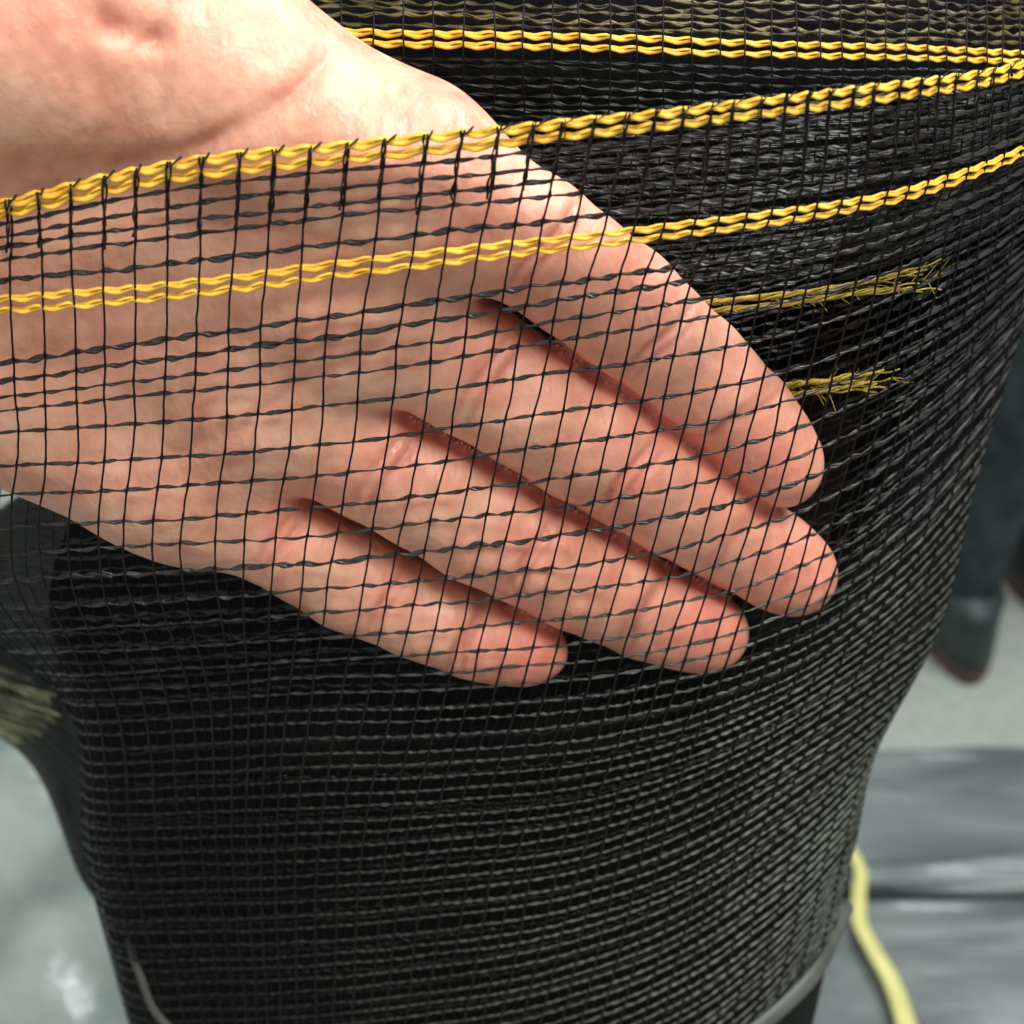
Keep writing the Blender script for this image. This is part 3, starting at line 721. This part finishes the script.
# ---------------------------------------------------------------- person walking by: trousers, shoes
m_jean = noisy('dark_blue_denim', (.012, .020, .023), (.034, .048, .052), 40, rough=.85, bump=.004, bscale=30)
m_shoe = noisy('black_shoe_leather', (.012, .02, .02), (.035, .05, .048), 40, rough=.5)
m_sole = noisy('brown_sole', (.07, .045, .038), (.12, .07, .06), 40, rough=.7)
m_coat = noisy('dark_jacket_cloth', (.02, .025, .03), (.045, .05, .06), 30, rough=.9, bump=.004, bscale=60)
foot = ground(970, 684) + [0, .09, 0]; foot2 = ground(1046, 628) + [0, .09, 0]
def loft(name, secs, mat, parent=None, ns=28, wr=0.0):       # secs: (x,y,z,rx,ry[,tilt])
    V = []; F = []
    K = len(secs); tt = np.linspace(0, K - 1, (K - 1) * 6 + 1); S_ = np.array(secs, float)
    S_ = np.stack([spl(range(K), S_[:, j], tt) for j in range(5)], 1)
    a = np.linspace(0, 2 * math.pi, ns, endpoint=False)
    for i, (x, y, z, rx, ry) in enumerate(S_):
        w = 1 + wr * (np.sin(a * 3 + z * 40) + .6 * np.sin(a * 5 - z * 70))
        V.append(np.stack([x + rx * w * np.cos(a), y + ry * w * np.sin(a), z + 0 * a], 1))
    m_ = len(S_)
    V = np.concatenate(V); F = [(i * ns + j, i * ns + (j + 1) % ns, (i + 1) * ns + (j + 1) % ns, (i + 1) * ns + j) for i in range(m_ - 1) for j in range(ns)]
    F += [tuple(range(ns))[::-1], tuple((m_ - 1) * ns + k for k in range(ns))]
    return V.tolist(), F
person = empty('person', (foot + foot2) / 2)
tag(person, 'blurred passer-by in dark blue trousers and dark shoes beyond the roll', 'person')
def put(name, parts, mat, parent):
    V = []; F = []
    for v_, f_ in parts: b0 = len(V); V += v_; F += [tuple(k + b0 for k in g) for g in f_]
    me = bpy.data.meshes.new(name); me.from_pydata(V, [], F); me.polygons.foreach_set('use_smooth', [True] * len(me.polygons)); me.materials.append(mat)
    o = bpy.data.objects.new(name, me); col.objects.link(o); o.parent = parent; o.matrix_parent_inverse = parent.matrix_world.inverted(); return o
hipx, hipy = (foot[0] + foot2[0]) / 2 + .05, (foot[1] + foot2[1]) / 2
legs = []
for (fx, fy, hx, lift) in ((foot[0], foot[1] + .02, hipx - .06, 0), (foot2[0] + .02, foot2[1] + .02, hipx + .09, 0)):
    legs.append(loft('leg', [(fx, fy - .02, .030, .045, .052), (fx, fy - .01, .12, .047, .056), (fx + .015, fy, .30, .060, .064), ((fx + hx) / 2, (fy + hipy) / 2 - .02, .50, .073, .078), (hx, hipy, .78, .092, .10), (hx, hipy, .92, .10, .11)], m_jean, wr=.03))
legs.append(loft('hip', [(hipx, hipy, .80, .12, .10), (hipx, hipy, .90, .175, .12), (hipx, hipy, 1.0, .165, .115), (hipx, hipy, 1.04, .155, .11)], m_jean))
put('trousers', legs, m_jean, person)
body = loft('torso', [(hipx, hipy, .93, .185, .13), (hipx, hipy, 1.05, .18, .13), (hipx, hipy, 1.25, .20, .135), (hipx, hipy, 1.40, .205, .12), (hipx, hipy, 1.47, .13, .08), (hipx, hipy, 1.50, .06, .06)], m_coat, wr=.01)
arms = [loft('arm', [(hipx + s_ * .24, hipy - .02, .80, .035, .04), (hipx + s_ * .245, hipy, .95, .045, .05), (hipx + s_ * .235, hipy, 1.15, .052, .056), (hipx + s_ * .20, hipy, 1.38, .062, .065), (hipx + s_ * .17, hipy, 1.44, .05, .05)], m_coat, wr=.03) for s_ in (-1, 1)]
put('jacket', [body] + arms, m_coat, person)
m_sk2 = noisy('skin_far', (.45, .25, .18), (.55, .32, .24), 30, rough=.5); m_hair = noisy('dark_hair', (.01, .01, .01), (.03, .025, .02), 200, rough=.5)
head = loft('head', [(hipx, hipy, 1.46, .055, .058), (hipx, hipy, 1.52, .055, .058), (hipx, hipy - .01, 1.56, .065, .08), (hipx, hipy - .01, 1.64, .075, .095), (hipx, hipy, 1.71, .07, .09), (hipx, hipy, 1.745, .03, .04)], m_sk2)
put('body', [head], m_sk2, person)
put('hair', [loft('h', [(hipx, hipy + .02, 1.60, .078, .085), (hipx, hipy + .01, 1.68, .083, .10), (hipx, hipy + .01, 1.735, .065, .08), (hipx, hipy, 1.765, .02, .03)], m_hair)], m_hair, person)
for (fx, fy) in ((foot[0], foot[1]), (foot2[0] + .02, foot2[1])):
    s = [];
    def shoe(z0, z1, grow):
        a = np.linspace(0, 2 * math.pi, 26, endpoint=False); V = []; F = []
        zs = np.linspace(z0, z1, 8)
        for i, z in enumerate(zs):
            k = i / 7; yo = np.sin(a); xo = np.cos(a)
            ly = .135 * (1 - grow * k * .55) ; y = fy + .04 - yo * ly - grow * k * .06
            wdt = .047 + .006 * np.sin(a * 2 + 1)
            V += np.stack([fx + xo * wdt * (1 - grow * k * .2), y, z + 0 * a], 1).tolist()
        F = [(i * 26 + j, i * 26 + (j + 1) % 26, (i + 1) * 26 + (j + 1) % 26, (i + 1) * 26 + j) for i in range(7) for j in range(26)]
        F += [tuple(range(26))[::-1], tuple(7 * 26 + k for k in range(26))]
        return V, F
    sh = put('shoe', [shoe(.022, .10, 1.0)], m_shoe, person)
    so = put('sole', [shoe(0.002, .0215, 0.0)], m_sole, sh)

# ---------------------------------------------------------------- light
w = bpy.data.worlds.new('World'); scn.world = w; w.use_nodes = True
nt = w.node_tree; bg = nt.nodes['Background']
tc = N(nt, 'ShaderNodeTexCoord'); sx = N(nt, 'ShaderNodeSeparateXYZ'); nt.links.new(tc.outputs['Generated'], sx.inputs[0])
mr = N(nt, 'ShaderNodeMapRange'); mr.inputs['From Min'].default_value = -1; nt.links.new(sx.outputs['Z'], mr.inputs['Value'])
nt.links.new(ramp(nt, mr.outputs[0], [(.3, (.16, .165, .16)), (.55, (.32, .34, .34)), (.8, (.80, .86, .88))]), bg.inputs['Color'])
bg.inputs['Strength'].default_value = .60
def area(loc, target, size, sy, power, colr):
    l = bpy.data.lights.new('ceiling_or_fill_lamp', 'AREA'); l.shape = 'RECTANGLE'; l.size = size; l.size_y = sy; l.energy = power; l.color = colr
    o = bpy.data.objects.new('ceiling_or_fill_lamp', l); o.location = loc
    o.rotation_euler = (Vector(target) - Vector(loc)).to_track_quat('-Z', 'Y').to_euler(); col.objects.link(o); return o
hc = to_world(P(450, 350, 205))
area(hc + np.array([.46, -.40, 1.05]), hc, .60, .42, 20, (1, .975, .92))
area(hc + np.array([1.3, .9, 1.9]), hc + np.array([.3, .7, -1]), 1.2, .8, 62, (.93, .98, 1))

area(hc + np.array([-.45, -.85, .25]), hc, 1.0, .7, 2.4, (1, .95, .90))  # added fill light from low front left, not a fixture of the place
scn.cycles.max_bounces = 5; scn.cycles.diffuse_bounces = 3; scn.cycles.glossy_bounces = 2; scn.cycles.transmission_bounces = 2
if HAND_ONLY:
    for o in list(scn.objects):
        if o.parent is roll: bpy.data.objects.remove(o)
